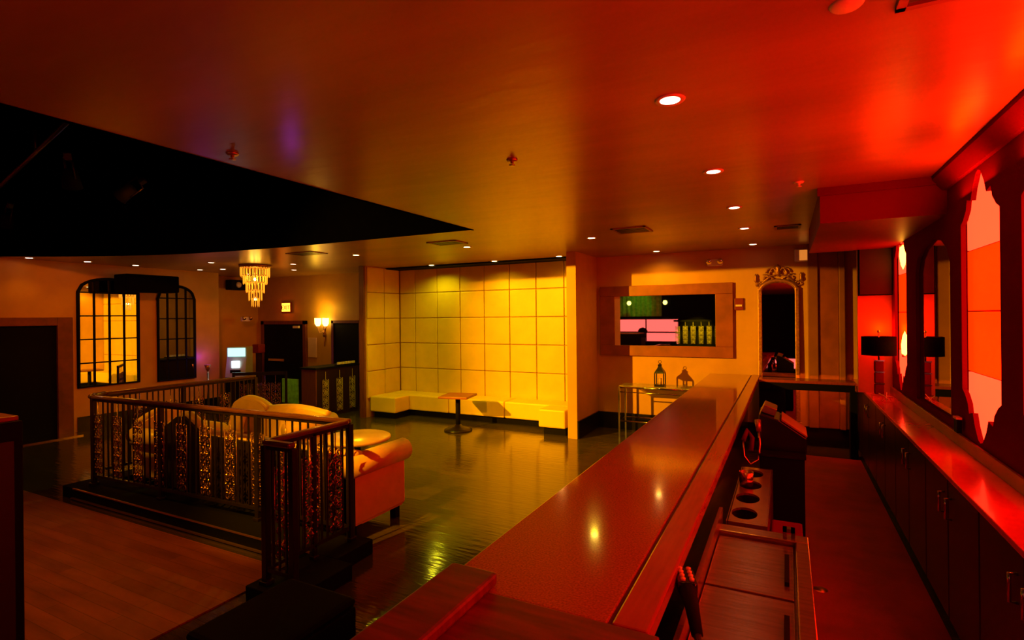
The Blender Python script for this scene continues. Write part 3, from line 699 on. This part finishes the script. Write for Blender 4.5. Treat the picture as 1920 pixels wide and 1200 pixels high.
# pillows
for i, (x, y, lab) in enumerate(((-7.05, 5.02, 'square cream pillow on the far left corner sofa piece'), (-6.0, 5.02, 'square cream pillow on the far sofa beside its arm'))):
    p = MB().lathe([(0, -.06), (.16, -.05), (.22, 0), (.16, .05), (0, .06)], n=4, smooth=True).xf(Matrix.Rotation(PI/2-.3, 4, 'X') @ Matrix.Rotation(PI/4, 4, 'Z'))
    o = build('pillow', p, 'cream', loc=(x, y, .64), bev=.02); tag(o, lab, 'pillow', 'lounge pillows')
rt = thing('round_table', (-4.36, 4.60, 0), 'small round peach topped table beside the sofa arm', 'table')
build('table_top', MB().lathe([(.36, .715), (.37, .73), (.37, .75), (.355, .76), (0, .76)], n=36), 'peach', rt)
build('column', MB().tube([(0, 0, .02), (0, 0, .72)], .035, 12), 'black', rt); build('base', MB().lathe([(.24, 0), (.24, .02), (.06, .05), (0, .06)], n=24), 'black', rt)
# pub table by the alcove
pt = thing('pub_table', (-5.43, 8.33, 0), 'small square pedestal table before the padded alcove', 'table')
build('table_top', MB().box(-.28, .28, -.28, .28, .62, .66).xf(Matrix.Rotation(.2, 4, 'Z')), 'frame', pt, bev=.008)
build('column', MB().tube([(0, 0, .03), (0, 0, .62)], .045, 12), 'black', pt)
build('base', MB().lathe([(.26, 0), (.26, .02), (.20, .05), (.08, .08), (.05, .12), (0, .12)], n=20), 'rmetal', pt)

# host stand with ornate front
hst = thing('host_stand', (-8.73, 8.03, 0), 'dark host stand with pale scrolled strips by the doorway', 'podium')
build('body', MB().box(-.42, 0, 0, 1.22, 0, 1.03), 'darkwood', hst)
build('side_panel', MB().box(-.42, 0, -.02, 0, 0, 1.03), 'wood', hst)
build('top', MB().box(-.46, .04, -.05, 1.26, 1.03, 1.07), 'black', hst, bev=.008)
for y in (.22, .62, 1.0):
    ob = orn_proto.copy(); C.objects.link(ob); ob.parent = hst; ob.location = (.03, y, .08); ob.rotation_euler = (0, 0, PI/2); omat(ob, PALE)
spot('added_stand_spot', (-6.9, 7.6, 3.1), (-8.7, 8.6, .6), YEL, 60, 40, .6, .05)  # added spot without a fixture, brightens the host stand strips
cd = thing('card_rack', (-8.75, 8.9, 1.07), 'low rack of small cards on the host stand', 'cards')
build('tray', MB().box(-.05, .05, -.3, .3, 0, .02), 'black', cd)
for i in range(5): build('card', MB().box(-.02, .02, -.26+i*.11, -.19+i*.11, .02, .07), 'white', cd)
# ornate screen behind far sofa
osn = thing('ornate_screen', (-9.4, 7.2, 0), 'black scrolled screen standing before the cash machine', 'screen')
build('frame', MB().box(-.5, .5, -.02, .02, 0, .08).box(-.5, .5, -.02, .02, .98, 1.04).box(-.52, -.48, -.02, .02, 0, 1.04).box(.48, .52, -.02, .02, 0, 1.04), 'rmetal', osn)
for x in (-.3, -.1, .1, .3):
    ob = orn_proto.copy(); C.objects.link(ob); ob.parent = osn; ob.location = (x, 0, .1); ob.rotation_euler = (0, 0, 0)
osn.rotation_euler = (0, 0, .6)

# foreground dark furniture
dj = thing('speaker_cabinet', (-4.77, 1.25, 0), 'tall black cabinet at the left edge beside dance floor', 'cabinet')
build('body', MB().box(-.43, .43, -.35, .35, 0, 1.47), 'black', dj, bev=.008); build('top', MB().box(-.42, .40, -.34, .34, 1.47, 1.50), 'frame', dj, bev=.006)
build('grille', MB().box(.43, .44, -.3, .3, .1, 1.35), 'shade_and_grille', dj)
cu = thing('cube_seat', (-2.58, 2.06, 0), 'low black cube seat between dance floor and bar', 'seat')
build('body', MB().box(-.28, .28, -.34, .34, .04, .38), 'black', cu, bev=.01); build('cushion', MB().box(-.285, .285, -.345, .345, .38, .44), 'black', cu, bev=.03)
build('plinth', MB().box(-.25, .25, -.3, .3, 0, .04), 'black', cu)

# ================================================================== CEILING FITTINGS
def downlight(x, y, label, m='lampemit', r=.062, group=None, lum=None, z=H):
    t = thing('downlight', (x, y, z), label, 'downlight', group)
    build('bulb', MB().lathe([(r*.8, -.006), (r*.8, 0), (0, 0)], n=18), m, t)
    build('trim_ring', MB().lathe([(r*.8, -.004), (r*1.15, -.008), (r*1.25, 0), (r*.8, 0)], n=18), 'white', t)
    if lum:
        c, w_, a = lum; spot('downlight_beam', (x, y, z-.02), (x, y, 0), c, w_, a, .7, .04)
G1 = 'downlights in a row over the bar'
for (x, y), lab in zip(((-.52, 2.80), (-.49, 4.36), (-.47, 5.94), (-.47, 7.44), (-.46, 9.2)),
    ('largest downlight over the bar, nearest the camera', 'second downlight of the bar row from near end', 'third downlight of the bar row, middle one', 'fourth downlight of the bar row, small', 'farthest tiny downlight of the bar row')):
    downlight(x, y, lab, 'lampwhite', group=G1, lum=((1, .42, .008), 8, 80))
G2 = 'downlights near the padded alcove'
for x, y, lab, c, w_ in ((-2.44, 7.22, 'bright downlight between the alcove corner and ceiling vent', YEL, 20), (-4.45, 7.13, 'bright downlight in front of the alcove centre', YEL, 22), (-6.62, 9.2, 'downlight over the left half of the padded wall', (.8, .74, .008), 60),
                   (-5.11, 9.2, 'downlight over the middle of the padded wall', (.9, .62, .008), 32), (-6.65, 7.02, 'downlight left of alcove, beside its corner post', (.85,.8,.01), 120), (-3.7, 9.1, 'downlight over the right end of padded wall', ORANGE, 36), (-1.98, 9.3, 'downlight above the framed mirror', ORANGE, 26)):
    downlight(x, y, lab, group=G2, lum=(c, w_, 155))
G3 = 'downlights over the left end of the room'
for x, y, lab in ((-11.6, 4.38, 'leftmost downlight above the dark doorway'), (-11.5, 5.2, 'downlight left of the wide arched mirror'), (-11.5, 6.02, 'downlight over the wide arched mirror'), (-11.45, 7.3, 'downlight right of the narrower arched mirror'),
                  (-9.82, 6.48, 'downlight at left front of the chandelier'), (-10.9, 7.46, 'small downlight left behind the chandelier'), (-8.79, 7.52, 'downlight right of the chandelier, nearer one'), (-9.83, 8.43, 'downlight right of the chandelier, farther one'), (-11.6, 8.6, 'tiny downlight partly behind the chandelier')):
    downlight(x, y, lab, 'lampwhite', group=G3, lum=((1, .34, .006), 1.5 if y > 7.4 and x < -10.5 else 7, 100))
def vent(x, y, sx, sy, label):
    t = thing('ceiling_vent', (x, y, H), label, 'vent')
    build('frame', MB().box(-sx, sx, -sy, -sy+.03, -.012, 0).box(-sx, sx, sy-.03, sy, -.012, 0).box(-sx, -sx+.03, -sy, sy, -.012, 0).box(sx-.03, sx, -sy, sy, -.012, 0), 'frame', t)
    n = 5
    for i in range(n): build('slat', MB().box(-sx+.03, sx-.03, -sy+.03+(2*sy-.06)*(i+.3)/n, -sy+.03+(2*sy-.06)*(i+.7)/n, -.01, -.002), 'darkwood', t)
vent(-1.76, 6.82, .22, .22, 'square ceiling vent between bar row and the alcove'); vent(-4.44, 6.57, .25, .18, 'ceiling vent in front of padded alcove')
vent(-7.17, 6.41, .3, .18, 'ceiling vent right of the chandelier'); vent(.62, 2.15, .26, .22, 'dark ceiling vent at the top edge above the bar')
vent(.02, 7.6, .15, .15, 'small ceiling vent beside the soffit end')
sp = thing('ceiling_speaker', (.2, 2.24, H), 'round pale ceiling speaker at the top of the view', 'speaker')
build('grille', MB().lathe([(.045, -.012), (.052, -.006), (.056, 0), (0, 0)], n=24), 'white', sp)
def sprk(x, y, label, m='brass'):
    t = thing('sprinkler', (x, y, H), label, 'sprinkler')
    build('cup', MB().lathe([(.04, 0), (.035, -.012), (.012, -.014), (.012, -.03), (.0, -.03)], n=14), m, t); build('deflector', MB().lathe([(.022, -.042), (.022, -.038), (0, -.036)], n=12), m, t)
sprk(-1.70, 3.33, 'small sprinkler in the middle of the bare ceiling'); sprk(.1, 5.06, 'small pale sprinkler on red ceiling before the soffit', 'white'); sprk(-3.25, 2.3, 'dark sprinkler beside the recess edge with violet glow')
spot('violet_spill', (-3.75, 3.2, 2.7), (-3.3, 2.8, 3.2), (.45, .05, .8), .6, 70, .8, .05)

# stage fixtures in the recess
def par(loc, rot, label):
    t = thing('stage_light', loc, label, 'stage light', 'stage lights in the black recess')
    build('can', MB().tube([(0, 0, 0), (0, 0, -.22)], [.07, .10], 16), 'black', t)
    build('lens', MB().lathe([(.085, -.222), (.085, -.215), (0, -.215)], n=16), mat('dim_lens', (.6, .25, .1), .3, emis=(1, .22, .04), es=2.2), t)
    build('yoke', MB().tube([(-.11, 0, -.08), (-.11, 0, .12), (.11, 0, .12), (.11, 0, -.08)], .01, 5), 'rmetal', t)
    build('clamp', MB().box(-.03, .03, -.03, .03, .12, .20), 'rmetal', t)
    t.rotation_euler = rot
par((-7.57, 3.25, 3.9), (.3, .4, 0), 'stage light with reddish lit rim in the recess')
par((-7.88, 4.1, 3.9), (-.4, .9, 0), 'tilted stage light with pale edge in the recess')
par((-11.3, 4.0, 3.85), (0, .5, 0), 'stage light glowing red at left picture edge')
par((-4.7, 2.0, 4.0), (.2, 0, 0), 'dim stage light near the right recess edge')
tr = thing('lighting_truss', (-7.9, 3.6, 4.1), 'thin black pipe carrying stage lights in the recess', 'pipe')
build('pipe', MB().tube([(-4, .3, 0), (4, -1.4, 0)], .025, 8), 'rmetal', tr); build('hanger', MB().tube([(0, -.55, 0), (0, -.55, .3)], .012, 6), 'rmetal', tr)

# ================================================================== ROOM BEHIND THE CAMERA (seen in the mirrors)
pk = thing('rear_light_strip', (.05, YR+.1, .42), 'low pink lit panel reflected at the foot of gilt mirror', 'panel')
build('lit_panel', MB().box(-.45, .4, 0, .02, 0, .36), 'pink', pk); build('case', MB().box(-.5, .45, -.03, 0, -.42, .42), 'black', pk)
bk = thing('rear_bar', (-5.25, YR+.2, 0), 'pink lit rear bar shelving seen in the framed mirror', 'shelving')
build('carcass', MB().box(-1.35, 1.35, -.15, -.1, 0, 2.0), 'black', bk)
for z0, z1 in ((1.42, 1.92), (.92, 1.36)):
    for a, b in ((-1.3, -.03), (.03, 1.3)): build('lit_panel', MB().box(a, b, -.1, -.08, z0, z1), 'pink', bk)
for z in (1.365, 1.94): build('shelf', MB().box(-1.35, 1.35, -.1, .15, z, z+.04), 'black', bk)
build('counter', MB().box(-1.35, 1.35, .5, .9, 0, 1.05), 'black', bk)
um = thing('plant_urn', (-5.2, YR+.90, 1.05), 'dark urn with round bush silhouetted before rear shelves', 'urn')
build('urn', MB().lathe([(.10, 0), (.06, .05), (.14, .18), (.16, .26), (.10, .28)], n=14), 'black', um); build('bush', MB().lathe([(0, .26), (.17, .32), (.2, .42), (.13, .52), (0, .56)], n=12), 'black', um)
rs = thing('rear_screen', (-3.1, YR+.5, .9), 'golden scrolled screen seen right in the framed mirror', 'screen')
build('frame', MB().box(-.95, .85, -.02, .02, -.9, -.0).box(-.95, .85, -.02, .02, .92, 1.0), 'black', rs)
for i in range(6):
    ob = orn_proto.copy(); C.objects.link(ob); ob.parent = rs; ob.location = (-.8+i*.3, 0, .03); ob.rotation_euler = (0, 0, PI); omat(ob, PALE)
spot('rear_amber', (-3.1, YR+2.2, 3.0), (-3.2, YR+.5, 1.4), YEL, 700, 40, .6)
gc = tag(build('green_drape', MB().prism([(-6.5+.1*i, YR+.12+(.05 if i % 2 else 0)) for i in range(20)]+[(-4.6, YR+.05), (-6.5, YR+.05)], 'z', 2.05, 3.15), 'green'), 'green lit drape seen at upper left of framed mirror', 'curtain')
spot('rear_green', (-5.5, YR+1.5, 3.1), (-5.6, YR, 2.5), (.2, 1, .05), 16, 60, .6)
for x, lab in ((-5.75, 'left yellow globe pendant reflected in framed mirror'), (-4.3, 'right yellow globe pendant reflected in framed mirror')):
    t = thing('pendant_lamp', (x, YR+.9, 2.6), lab, 'pendant')
    build('globe', MB().lathe([(0, -.09), (.06, -.07), (.09, 0), (.06, .07), (0, .09)], n=16), mat('pendant_globe', (1, 1, .4), .5, emis=(1, .85, .15), es=4), t)
    build('cord', MB().tube([(0, 0, .09), (0, 0, .6)], .006, 5), 'black', t)
